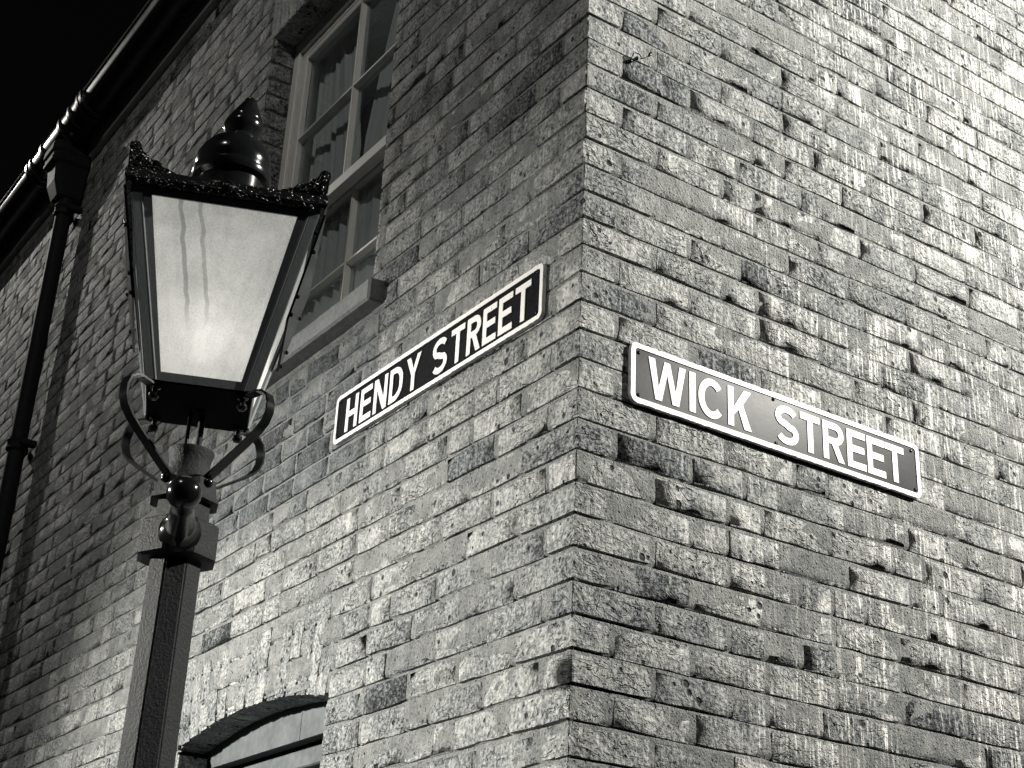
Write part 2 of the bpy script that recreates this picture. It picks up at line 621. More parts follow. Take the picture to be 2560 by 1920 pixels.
LENS = (0.213, 0.158, 0.1015)
BRICKS = {L: [brick_mesh(L, 31 * i + int(L * 1000)) for i in range(18)] for L in LENS}
CORN_A = [corner_brick_mesh(0.213, 0.1015, 700 + i) for i in range(14)]   # stretcher on Hendy side, header on Wick side
CORN_B = [corner_brick_mesh(0.1015, 0.213, 800 + i) for i in range(14)]   # header on Hendy side, stretcher on Wick side
JAMB = [corner_brick_mesh(0.1015, 0.1015, 900 + i) for i in range(6)]
JAMB2 = [corner_brick_mesh(0.158, 0.1015, 930 + i) for i in range(6)]

ROT_R = Matrix.Rotation(PI / 2, 4, 'Z')


def arch_z(x, r):
    d = abs(x - ARC['cx'])
    return ARC['cz'] + math.sqrt(max(r * r - d * d, 0))


def blocked_left(k):
    """x-intervals cut out of course k on the Hendy Street wall"""
    zc = Z_OFF + (k + 0.5) * PITCH_Z
    out = []
    if WIN['z0'] - 0.03 < zc < WIN['z1'] + 0.225:
        if zc > WIN['z1']:
            out.append((WIN['x0'] - 0.04, WIN['x1'] + 0.04))
        else:
            s = 0.085 if WIN['z0'] - 0.03 < zc < 3.705 else 0.0
            out.append((WIN['x0'] - s, WIN['x1'] + s))
    if zc < arch_z(ARC['cx'], ARC['r2']):
        if zc < ARC['spring']:
            out.append((ARC['cx'] - ARC['half'], ARC['cx'] + ARC['half']))
        else:
            t = math.sqrt(max(ARC['r2'] ** 2 - (zc - ARC['cz'] + 0.005) ** 2, 0))
            # skewback line from (half, spring) outward
            sk = ARC['half'] + (zc - ARC['spring']) * 0.25 + 0.006
            w = min(t, sk)
            out.append((ARC['cx'] - w, ARC['cx'] + w))
    return out


placements = {'L': [], 'R': []}          # (mesh, matrix)


def put(side, mesh, x, z, sx=1.0, jitter=1.0, sz=1.0):
    j = jitter
    y = random.gauss(0, 0.0008) * j
    slope = (wander(x + .05, z) - wander(x - .05, z)) / .1
    z += wander(x, z)
    T = Matrix.Translation((x, y, z + random.gauss(0, 0.0012) * j)) @ Matrix.Rotation(random.gauss(0, 0.006) * j - slope, 4, 'Y') @ \
        Matrix.Rotation(random.gauss(0, 0.006) * j, 4, 'Z') @ Matrix.Diagonal((sx, 1, sz, 1))
    if side == 'R':
        T = ROT_R @ T
    placements[side].append((mesh, T))


def lay(side, a, b, z, first):
    """fill [a, b] along a wall with bricks, starting at end b for the left wall and a for the right"""
    span = b - a
    if span < 0.04:
        if span > 0.018:
            put(side, random.choice(BRICKS[LENS[2]]), (a + b) / 2, z, (span - JOINT) / LENS[2])
        return
    seq, used = [], 0.0
    nxt = first
    while True:
        L = nxt
        if used + L + JOINT > span - 0.03:
            rem = span - used
            if rem > 0.245:
                L = rem * 0.5 - JOINT
            else:
                L = rem - JOINT
            seq.append(L)
            used += L + JOINT
            if span - used < 0.03:
                break
            continue
        seq.append(L)
        used += L + JOINT
        q = random.random()
        nxt = LENS[0] if q < 0.78 else (LENS[2] if q < 0.93 else LENS[1])
    pos = b if side == 'L' else a
    for L in seq:
        base = min(LENS, key=lambda t: abs(t - L))
        c = pos - L / 2 - JOINT / 2 if side == 'L' else pos + L / 2 + JOINT / 2
        put(side, random.choice(BRICKS[base]), c, z, L / base * random.uniform(0.975, 1.012), 1.0, random.uniform(0.95, 1.05))
        pos += -(L + JOINT) if side == 'L' else (L + JOINT)


K0, K1 = 22, 79
LEFT_END, RIGHT_END = -8.6, 3.6
for k in range(K0, K1):
    z = Z_OFF + (k + 0.5) * PITCH_Z
    even = k % 2 == 0
    # corner brick (belongs to the Wick Street wall)
    cm = random.choice(CORN_A if even else CORN_B)
    jx, jy = random.gauss(0, 0.0016), random.gauss(0, 0.0016)
    placements['R'].append((cm, Matrix.Translation((abs(jx) * 1.5, -abs(jy) * 1.5, z)) @ Matrix.Rotation(random.gauss(0, .004), 4, 'Z')))
    lx = -(0.213 if even else 0.1015) - JOINT / 2
    ry = (0.1015 if even else 0.213) + JOINT / 2
    if z < 5.92:
        lay('R', ry, RIGHT_END, z, LENS[0])
    segs = []
    cur = lx
    for (a, b) in sorted(blocked_left(k), reverse=True):
        segs.append((b, cur, False))
        cur = a
    segs.append((LEFT_END, cur, cur != lx))
    for a, b, jamb in segs:
        if jamb and WIN['z0'] + 0.08 < z < WIN['z1']:
            jm = random.choice(JAMB if even else JAMB2)
            L = 0.1015 if even else 0.158
            placements['L'].append((jm, Matrix.Translation((b, random.gauss(0, .0015), z))))
            b = b - L - JOINT / 2
        lay('L', a, b, z, LENS[0] if even else LENS[2] if jamb else LENS[0])


# ---- mortar sheets that back the bricks (uneven, recessed)
def mortar_sheet(side, u0, u1, z0, z1, du, skip):
    """struck joints: set back under the brick above, nearly flush over the brick below"""
    us = np.arange(u0, u1 + 1e-6, du)
    rows = []                                     # (z, depth)
    for k in range(int((z0 - Z_OFF) / PITCH_Z), int((z1 - Z_OFF) / PITCH_Z) + 1):
        zj = Z_OFF + k * PITCH_Z
        rows += [(zj - JOINT * .62, .0007, 0), (zj - JOINT * .15, .0008, 0), (zj + JOINT * .10, .0014, 0), (zj + JOINT * .30, .0100, 1), (zj + JOINT * .62, .0115, 1), (zj + JOINT * .9, .0022, 0), (zj + PITCH_Z * .3, .0007, 0), (zj + PITCH_Z * .7, .0006, 0)]
    rows = [r_ for r_ in rows if z0 <= r_[0] <= z1]
    verts, faces = [], []
    for z, d0, up_ in rows:
        for u in us:
            smear = noise.noise(Vector((u * 5, 3.1, z * 9)))
            d = d0 + (0.0022 if up_ else 0.0010) * smear + 0.0008 * noise.noise(Vector((u * 26, 8.1, z * 26)))
            if up_:
                d += 0.012 * noise.noise(Vector((u * 2.6, 5.7, z * 6)))
            d = max(d, 0.0002)
            zz = z + wander(u, z) + 0.0020 * noise.noise(Vector((u * 11, 1.7, z * 3)))
            verts.append((u, d, zz) if side == 'L' else (-d, u, zz))
    nu = len(us)
    for j in range(len(rows) - 1):
        for i in range(nu - 1):
            uc, zc = us[i] + du / 2, (rows[j][0] + rows[j + 1][0]) / 2
            if skip and skip(uc, zc):
                continue
            a = j * nu + i
            faces.append((a, a + 1, a + nu + 1, a + nu))
    me = bpy.data.meshes.new('wall')
    me.from_pydata(verts, [], faces)
    me.update()
    me.polygons.foreach_set('use_smooth', [True] * len(me.polygons))
    return me


def skip_left(x, z):
    m = 0.012
    if WIN['x0'] - m < x < WIN['x1'] + m and WIN['z0'] + .02 < z < WIN['z1'] + m:
        return True
    if abs(x - ARC['cx']) < ARC['half'] + m and ARC['z0'] < z < arch_z(x, ARC['r1']) + m:
        return True
    return False


wall_l = link('wall', mortar_sheet('L', -8.602, -0.002, 1.5, 5.97, 0.02, skip_left), 'mortar', house)
wall_l['label'] = 'brick wall on the lamp side, darker towards the eaves'
wall_r = link('wall', mortar_sheet('R', 0.002, 3.6, 1.5, 5.97, 0.02, None), 'mortar', house)
wall_r['label'] = 'brick wall with pale lime streaks on the brighter side'
# plain masonry below and behind what the photograph reaches
bm = bmesh.new()
add_box(bm, (-8.6, 0.02, 0.0), (ARC['cx'] - ARC['half'], 0.24, 1.5))
add_box(bm, (ARC['cx'] + ARC['half'], 0.02, 0.0), (-0.02, 0.24, 1.5))
add_box(bm, (ARC['cx'] - ARC['half'], 0.02, 0.0), (ARC['cx'] + ARC['half'], 0.24, 0.9))
add_box(bm, (-0.24, 0.24, 0.0), (-0.02, 9.0, 1.5))
add_box(bm, (-0.24, 3.59, 1.5), (-0.005, 9.0, 5.97))
link('plinth_wall', bm_mesh(bm, 'plinth_wall'), 'brick', house)
box_obj('room_back', (-8.6, 0.9, 0.0), (-0.30, 0.95, 5.9), 'dark', house)
box_obj('floor_slab', (-8.6, 0.25, 3.0), (-0.30, 0.9, 3.1), 'dark', house)


# ---- 300 largest bricks of each wall as single parts, the rest joined
def screen_area(side, me, T):
    if side == 'L':
        w = Vector(T.col[0][:3]).length * me.vertices[0].co.length * 2
    p = T.translation
    u, v, d = project(p)
    if d < 0.2 or not (-60 < u < 2620 and -60 < v < 1980):
        return 0.0
    n = Vector((0, -1, 0)) if side == 'L' else Vector((1, 0, 0))
    view = (CAM - p).normalized()
    ln = max(abs(vv.co.x) for vv in me.vertices) * 2
    return ln * max(n.dot(view), 0.05) / (d * d)


def mesh_arrays(me):
    n = len(me.vertices)
    co = np.empty(n * 3)
    me.vertices.foreach_get('co', co)
    polys = [tuple(p.vertices) for p in me.polygons]
    sm = [p.use_smooth for p in me.polygons]
    return co.reshape(-1, 3), polys, sm


CACHE = {}
for side, parent in (('L', wall_l), ('R', wall_r)):
    items = sorted(((screen_area(side, me, T), i) for i, (me, T) in enumerate(placements[side])), reverse=True)
    single = {i for a, i in items[:300] if a > 0}
    V, F, S, base = [], [], [], 0
    for i, (me, T) in enumerate(placements[side]):
        if i in single:
            o = link('brick', me, None, parent)
            o.matrix_basis = T
        else:
            if me.name not in CACHE:
                CACHE[me.name] = mesh_arrays(me)
            co, polys, sm = CACHE[me.name]
            A = np.array(T)
            V.append(co @ A[:3, :3].T + A[:3, 3])
            F += [tuple(q + base for q in p) for p in polys]
            S += sm
            base += len(co)
    if V:
        me = bpy.data.meshes.new('brickwork')
        me.from_pydata(np.concatenate(V).tolist(), [], F)
        me.update()
        me.polygons.foreach_set('use_smooth', S)
        o = link('brickwork', me, 'brick', parent)
        o['kind'] = 'stuff'

# ---- segmental arch over the lower window: brick-on-edge voussoirs
arch = empty('window_arch', (0, 0, 0), house)
ang = math.asin(ARC['half'] / ARC['r1'])
NV = 15
bm = bmesh.new()
ring_pts = []
for k in range(25):
    a = -ang - 0.006 + (2 * ang + 0.012) * k / 24
    ring_pts.append((ARC['cx'] + ARC['r1'] * 1.0015 * math.sin(a), ARC['cz'] + ARC['r1'] * 1.0015 * math.cos(a), ARC['cx'] + (ARC['r2'] - .004) * math.sin(a), ARC['cz'] + (ARC['r2'] - .004) * math.cos(a)))
vf = [[bm.verts.new((p[0], 0.0095, p[1])), bm.verts.new((p[2], 0.0095, p[3])), bm.verts.new((p[0], 0.1, p[1])), ] for p in ring_pts]
for A, B in zip(vf, vf[1:]):
    bm.faces.new((A[0], B[0], B[1], A[1]))
    bm.faces.new((A[0], A[2], B[2], B[0]))
link('mortar_bed', bm_mesh(bm, 'mortar_bed'), 'mortar', arch)
for k in range(NV):
    a = -ang + 2 * ang * (k + 0.5) / NV
    w1 = ARC['r1'] * 2 * ang / NV - 0.011
    r = random.Random(k + 50)
    split = 0.0 if r.random() < 0.45 else r.uniform(0.095, 0.115)
    pieces = [(0.003, 0.220)] if not split else [(0.003, split - 0.004), (split + 0.004, 0.220)]
    for p0, p1 in pieces:
        bm = bmesh.new()
        bmesh.ops.create_cube(bm, size=1.0)
        bmesh.ops.subdivide_edges(bm, edges=bm.edges[:], cuts=2, use_grid_fill=True)
        yo = r.gauss(0, 0.0018)
        for v in bm.verts:
            x, y, z = v.co
            rad = p0 + (z + 0.5) * (p1 - p0)
            ww = w1 * (1 + rad / ARC['r1'])
            ed = 0.0015 if (abs(abs(x) - .5) < .01 or abs(abs(z) - .5) < .01) and y < -.45 else 0
            xx = x * ww * (1 - 0.05 * r.random())
            yy = yo + (y + 0.5) * 0.1 + ed * (0.6 + r.random()) + 0.002 * r.uniform(-1, 1)
            R0 = ARC['r1'] + rad + r.uniform(-.0015, .0015)
            v.co = Vector((ARC['cx'] + R0 * math.sin(a) + xx * math.cos(a), yy, ARC['cz'] + R0 * math.cos(a) - xx * math.sin(a)))
        link('arch_brick', bm_mesh(bm, 'arch_brick'), 'brick', arch)

# ---- flat arch above the upper window: bricks on end
head = empty('window_head', (0, 0, 0), house)
bm = bmesh.new()
add_box(bm, (WIN['x0'] - .04, 0.008, WIN['z1'] + .001), (WIN['x1'] + .04, 0.12, WIN['z1'] + .222))
link('mortar_bed', bm_mesh(bm, 'mortar_bed'), 'mortar', head)
NH = 15
for k in range(NH):
    x = WIN['x0'] - .04 + (1.12) * (k + .5) / NH
    bm = bmesh.new()
    r = random.Random(k + 90)
    lean = (x - ARC['cx']) * 0.12
    for v in add_box(bm, (-.0325, 0, 0), (.0325, .098, .216), None, 0.004):
        f = v.co.z / .216
        v.co = Vector((x + v.co.x + lean * (f - .5) * .5 + r.uniform(-.001, .001), v.co.y + r.uniform(-.001, .001), WIN['z1'] - .004 + v.co.z))
    link('arch_brick', bm_mesh(bm, 'arch_brick'), 'brick', head)

# reveal mortar on the left jamb of the upper window
box_obj('reveal', (WIN['x0'] - 0.09, 0.012, WIN['z0']), (WIN['x0'] - 0.007, 0.2, WIN['z1']), 'mortar', house)

# ---- stone sill
bm = bmesh.new()
add_box(bm, (WIN['x0'] - 0.085, -0.052, 3.628), (WIN['x1'] + 0.088, 0.16, 3.700), None, 0.007)
bmesh.ops.subdivide_edges(bm, edges=[e for e in bm.edges if e.calc_length() > 0.5], cuts=24)
for v in bm.verts:
    v.co += Vector((0, 0.0016 * n3(v.co.x, v.co.y, v.co.z, 19), 0.0018 * n3(v.co.x, v.co.y + 3, v.co.z, 17)))
    if v.co.y > 0.1 and v.co.z > 3.66:
        v.co.z += 0.02
link('window_sill', bm_mesh(bm, 'window_sill'), 'stone', house)

# ---- upper sash window
win = empty('window', ((WIN['x0'] + WIN['x1']) / 2, 0.1, 3.7), house)
WIN_INV = Matrix.Translation(win.location).inverted()


def wbox(name, x0, x1, z0, z1, y0, y1, mat='white', bevel=0.003):
    o = box_obj(name, (x0, y0, z0), (x1, y1, z1), mat, win, bevel)
    o.matrix_parent_inverse = WIN_INV
    return o


X0, X1, ZT, ZB = WIN['x0'], WIN['x1'], WIN['z1'], 3.70
FY = 0.098                                   # front of box frame
bw = 0.045
wbox('frame_stile', X0 - .004, X0 + bw, ZB, ZT, FY, FY + .10)
wbox('frame_stile', X1 - bw, X1 + .004, ZB, ZT, FY, FY + .10)
wbox('frame_head', X0 + bw, X1 - bw, ZT - .06, ZT + .004, FY, FY + .10)
wbox('frame_head_bead', X0 + bw, X1 - bw, ZT - .085, ZT - .061, FY + .014, FY + .03)
ZM = 4.43                                    # meeting rail top
SA, SB = X0 + bw, X1 - bw
xc = (X0 + X1) / 2
for nm, z0, z1, y0, rail_t, rail_b in (('upper', ZM - .045, ZT - .06, FY + .016, .05, .045), ('lower', ZB + .02, ZM - .004, FY + .058, .04, .075)):
    y1 = y0 + .038
    wbox('sash_stile', SA + .001, SA + .043, z0, z1, y0, y1)
    wbox('sash_stile', SB - .043, SB - .001, z0, z1, y0, y1)
    wbox('sash_rail', SA + .043, SB - .043, z1 - rail_t, z1, y0 + .001, y1)
    wbox('sash_rail', SA + .043, SB - .043, z0, z0 + rail_b, y0 - .002, y1)
    zi0, zi1 = z0 + rail_b, z1 - rail_t
    zm = (zi0 + zi1) / 2
    def gbar(x0, x1, z0_, z1_, vertical):
        bm = bmesh.new()
        yb = y1 - .002
        yf = y0 + .002
        cx_, cz_ = (x0 + x1) / 2, (z0_ + z1_) / 2
        prof = [(-.011, yb), (-.011, yf + .026), (-.0075, yf + .014), (-.0042, yf + .004), (-.0042, yf), (.0042, yf), (.0042, yf + .004), (.0075, yf + .014), (.011, yf + .026), (.011, yb)]
        A = [bm.verts.new((cx_ + w, y, z0_) if vertical else (x0, y, cz_ + w)) for w, y in prof]
        B = [bm.verts.new((cx_ + w, y, z1_) if vertical else (x1, y, cz_ + w)) for w, y in prof]
        m_ = len(prof)
        for k in range(m_):
            bm.faces.new((A[k], A[(k + 1) % m_], B[(k + 1) % m_], B[k]))
        bm.faces.new(A)
        bm.faces.new(B)
        o = link('glazing_bar', bm_mesh(bm, 'glazing_bar'), 'white', win)
        o.matrix_parent_inverse = WIN_INV
    gbar(xc - .011, xc + .011, zi0, zi1, True)
    gbar(SA + .043, xc - .003, zm - .011, zm + .011, False)
    gbar(xc + .003, SB - .043, zm - .011, zm + .011, False)
    for (a, b) in ((SA + .043, xc - .011), (xc + .011, SB - .043)):
        for (c, d) in ((zi0, zm - .011), (zm + .011, zi1)):
            wbox('pane', a, b, c, d, y0 + .022, y0 + .025, 'glass', 0)
wbox('frame_bottom', X0 + bw, X1 - bw, ZB - .004, ZB + .02, FY, FY + .10)
# curtains hanging behind the glass
for (a, b, sgn) in ((X0 + .03, xc - .05, 1), (xc + .0, X1 - .03, -1)):
    bm = bmesh.new()
    nx, nz = 60, 14
    g = []
    for j in range(nz + 1):
        t = j / nz
        z = ZB + (ZT - ZB) * t
        row = []
        for i in range(nx + 1):
            s = i / nx
            gather = 1 - 0.35 * max(0, t - .55) / .45
            u = a + (b - a) * (s if sgn > 0 else 1 - (1 - s)) 
            u = (a + (b - a) * s * gather) if sgn > 0 else (b - (b - a) * (1 - s) * gather)
            y = 0.20 + .020 * noise.noise(Vector((s * 9 + sgn * 5, t * .8, 1.0))) + .012 * noise.noise(Vector((s * 24, t * 1.1 + sgn, 3.0)))
            row.append(bm.verts.new((u, y, z)))
        g.append(row)
    for j in range(nz):
        for i in range(nx):
            bm.faces.new((g[j][i], g[j][i + 1], g[j + 1][i + 1], g[j + 1][i]))
    o = link('curtain', bm_mesh(bm, 'curtain', smooth=True), 'curtain', win)
    o.matrix_parent_inverse = WIN_INV

# ---- lower window under the brick arch
low = empty('window', (ARC['cx'], 0.11, ARC['z0']), house)
low['label'] = 'grey boarded window head under the brick arch'
LOW_INV = Matrix.Translation(low.location).inverted()


def lbox(name, x0, x1, z0, z1, y0, y1, mat='board', bevel=0.004):
    o = box_obj(name, (x0, y0, z0), (x1, y1, z1), mat, low, bevel)
    o.matrix_parent_inverse = LOW_INV
    return o


pts = []
for k in range(21):
    x = ARC['cx'] - ARC['half'] - .02 + (2 * ARC['half'] + .04) * k / 20
    pts.append((x, arch_z(x, ARC['r1']) + .02))
for xa, xb in ((ARC['cx'] - ARC['half'] - .02, -1.4415), (-1.4385, ARC['cx'] + ARC['half'] + .02)):
    top = [(x, z) for x, z in pts if xa < x < xb]
    top = [(xa, arch_z(xa, ARC['r1']) + .02)] + top + [(xb, arch_z(xb, ARC['r1']) + .02)]
    bmb = plane_poly([[(xa, 2.447)] + top + [(xb, 2.447)]], 0.04, lambda u, v, w: Vector((u, 0.105 + w, v)))
    o = link('head_board', bm_mesh(bmb, 'head_board'), 'board', low)
    o.matrix_parent_inverse = LOW_INV
lbox('frame_rail', ARC['cx'] - .47, ARC['cx'] + .47, 2.372, 2.425, .12, .17)
lbox('sash_rail', ARC['cx'] - .44, ARC['cx'] + .44, 2.30, 2.355, .14, .18)
lbox('frame_stile', ARC['cx'] - .49, ARC['cx'] - .44, ARC['z0'], 2.44, .112, .19)
lbox('frame_stile', ARC['cx'] + .44, ARC['cx'] + .49, ARC['z0'], 2.44, .112, .19)
lbox('pane', ARC['cx'] - .44, ARC['cx'] + .44, ARC['z0'], 2.31, .158, .162, 'glass', 0)
lbox('frame_bottom', ARC['cx'] - .44, ARC['cx'] + .44, ARC['z0'], ARC['z0'] + .06, .12, .19)

# ---- eaves: fascia board and slate roof
box_obj('fascia', (-8.6, -0.032, 5.925), (0.03, 0.02, 6.12), paint_material('fascia_paint', 0.30, 0.55, wear=0.1), house, .004)
bm = bmesh.new()
v = [bm.verts.new(p) for p in ((-9, -.10, 6.14), (.12, -.10, 6.14), (.12, 4.5, 9.0), (-9, 4.5, 9.0))]
bm.faces.new(v)
ex = bmesh.ops.extrude_face_region(bm, geom=bm.faces[:])
for g in ex['geom']:
    if isinstance(g, bmesh.types.BMVert):
        g.co.z += 0.05
link('roof', bm_mesh(bm, 'roof'), 'slate', house)

# ================================================================== gutter and downpipe
gut = tag(empty('rain_gutter', (-4, -0.115, 6.0)), 'glossy black half-round gutter running along the eaves against the night sky', 'gutter')
GINV = Matrix.Translation(gut.location).inverted()
GY, GZ, GR = -0.118, 6.075, 0.083


def half_round(x0, x1, r0, r1_, a0=-100, a1=100):
    bm = bmesh.new()
    n = 20
    prof = []
    for k in range(n + 1):
        a = math.radians(a0 + (a1 - a0) * k / n)
        prof.append((GY - r0 * math.sin(a), GZ - r0 * math.cos(a)))
    inner = []
    for k in range(n, -1, -1):
        a = math.radians(a0 + (a1 - a0) * k / n)
        inner.append((GY - r1_ * math.sin(a), GZ - r1_ * math.cos(a)))
    loop = prof + inner
    A = [bm.verts.new((x0, y, z)) for y, z in loop]
    B = [bm.verts.new((x1, y, z)) for y, z in loop]
    m = len(loop)
    for k in range(m):
        bm.faces.new((A[k], A[(k + 1) % m], B[(k + 1) % m], B[k]))
    for E_ in (A, B):
        for k in range(n):
            bm.faces.new((E_[k], E_[k + 1], E_[m - 2 - k], E_[m - 1 - k]))
    return bm


def gpart(name, bm, smooth=True):
    me = bm_mesh(bm, name, smooth)
    try:
        me.set_sharp_from_angle(angle=math.radians(40))
    except Exception:
        pass
    o = link(name, me, 'gutter', gut)
    o.matrix_parent_inverse = GINV


gpart('trough', half_round(-8.7, 0.06, GR, GR - .006, -90, 90))
bm = bmesh.new()
tube(bm, [(-8.7, GY - GR, GZ), (0.06, GY - GR, GZ)], .009, 8)
gpart('lip', bm)
HX = -4.52
for x in (HX + .42, HX + .37, HX + .24, HX + .09, HX - .20, HX - .38, HX - .44):
    gpart('joint_collar', half_round(x - .014, x + .014, GR + .014, GR + .001, -95, 95))
gpart('joint_sleeve', half_round(HX - .36, HX + .35, GR + .006, GR + .0005, -92, 92))
bm = bmesh.new()
bmesh.ops.create_uvsphere(bm, u_segments=12, v_segments=8, radius=.016, matrix=Matrix.Translation((HX + .16, GY - .03, GZ - GR - .005)))
gpart('bolt', bm)

pipe = tag(empty('downpipe', (HX + .1, -0.1, 0)), 'black rainwater downpipe with a square hopper head below the gutter', 'downpipe')
PINV = Matrix.Translation(pipe.location).inverted()
PX, PY = HX + .025, -0.075


def ppart(name, bm, smooth=False, mat='pipe'):
    me = bm_mesh(bm, name, smooth)
    if smooth:
        try:
            me.set_sharp_from_angle(angle=math.radians(40))
        except Exception:
            pass
    o = link(name, me, mat, pipe)
    o.matrix_parent_inverse = PINV
    return o


# hopper: moulded tapering box, octagonal-chamfered front
bm = bmesh.new()


def hop_ring(w, d, z, yb=-0.012, ch=0.3):
    c = w * ch * .5
    return [bm.verts.new((HX + x, y, z)) for x, y in ((-w / 2, yb), (-w / 2, yb - d + c), (-w / 2 + c, yb - d), (w / 2 - c, yb - d), (w / 2, yb - d + c), (w / 2, yb))]


rings = [hop_ring(*a) for a in ((.195, .180, 5.985), (.215, .195, 5.972), (.218, .198, 5.925), (.203, .188, 5.915), (.201, .186, 5.892), (.210, .192, 5.884), (.208, .190, 5.870), (.178, .165, 5.850), (.165, .155, 5.76), (.135, .125, 5.680), (.110, .112, 5.668))]
for A, B in zip(rings, rings[1:]):
    for k in range(5):
        bm.faces.new((A[k], A[k + 1], B[k + 1], B[k]))
    bm.faces.new((A[5], A[0], B[0], B[5]))
bm.faces.new(rings[-1])
ppart('hopper', bm)
bm = bmesh.new()
lathe(bm, [(.041, 0.2), (.041, 5.67)], (PX, PY, 0), 24)
ppart('pipe', bm, True)
for z in (5.575, 4.25, 2.45):
    bm = bmesh.new()
    lathe(bm, [(.0415, 0), (.052, .002), (.054, .010), (.050, .014), (.050, .045), (.054, .050), (.052, .060), (.0415, .062)], (PX, PY, z), 24)
    ppart('pipe_collar', bm, True)
    for s in (-1, 1):
        bm = bmesh.new()
        add_box(bm, (PX + s * .046 - .0 if s > 0 else PX - .085, -.075, z + .015), (PX + .085 if s > 0 else PX - .046, -.006, z + .047), None, .004)
        bmesh.ops.create_uvsphere(bm, u_segments=8, v_segments=6, radius=.010, matrix=Matrix.Translation((PX + s * .07, -.078, z + .031)))
        ppart('bracket_ear', bm)


# ================================================================== street name signs
def rrect(u0, u1, v0, v1, r, n=6):
    out = []
    for cx, cy, a0 in ((u1 - r, v1 - r, 0), (u0 + r, v1 - r, 90), (u0 + r, v0 + r, 180), (u1 - r, v0 + r, 270)):
        for k in range(n + 1):
            a = math.radians(a0 + 90 * k / n)
            out.append((cx + r * math.cos(a), cy + r * math.sin(a)))
    return out


def densify(poly, step):
    out = []
    for (a, b) in zip(poly, poly[1:] + poly[:1]):
        d = math.hypot(b[0] - a[0], b[1] - a[1])
        m = max(1, int(d / step))
        for k in range(m):
            out.append((a[0] + (b[0] - a[0]) * k / m, a[1] + (b[1] - a[1]) * k / m))
    return out


def strip(center, s, closed=False):
    """offset a centre line by +-s/2 -> list of quads"""
    n = len(center)
    L, R_ = [], []
    for i in range(n):
        a = center[(i - 1) % n] if (closed or i > 0) else center[i]
        b = center[(i + 1) % n] if (closed or i < n - 1) else center[i]
        dx, dy = b[0] - a[0], b[1] - a[1]
        l = math.hypot(dx, dy) or 1
        nx, ny = -dy / l, dx / l
        L.append((center[i][0] + nx * s / 2, center[i][1] + ny * s / 2))
        R_.append((center[i][0] - nx * s / 2, center[i][1] - ny * s / 2))
    quads = []
    for i in range(n if closed else n - 1):
        j = (i + 1) % n
        quads.append([R_[i], R_[j], L[j], L[i]])
    return quads


def ell(cx, cy, rx, ry, a0, a1, n=10):
    return [(cx + rx * math.cos(math.radians(a0 + (a1 - a0) * k / n)), cy + ry * math.sin(math.radians(a0 + (a1 - a0) * k / n))) for k in range(n + 1)]


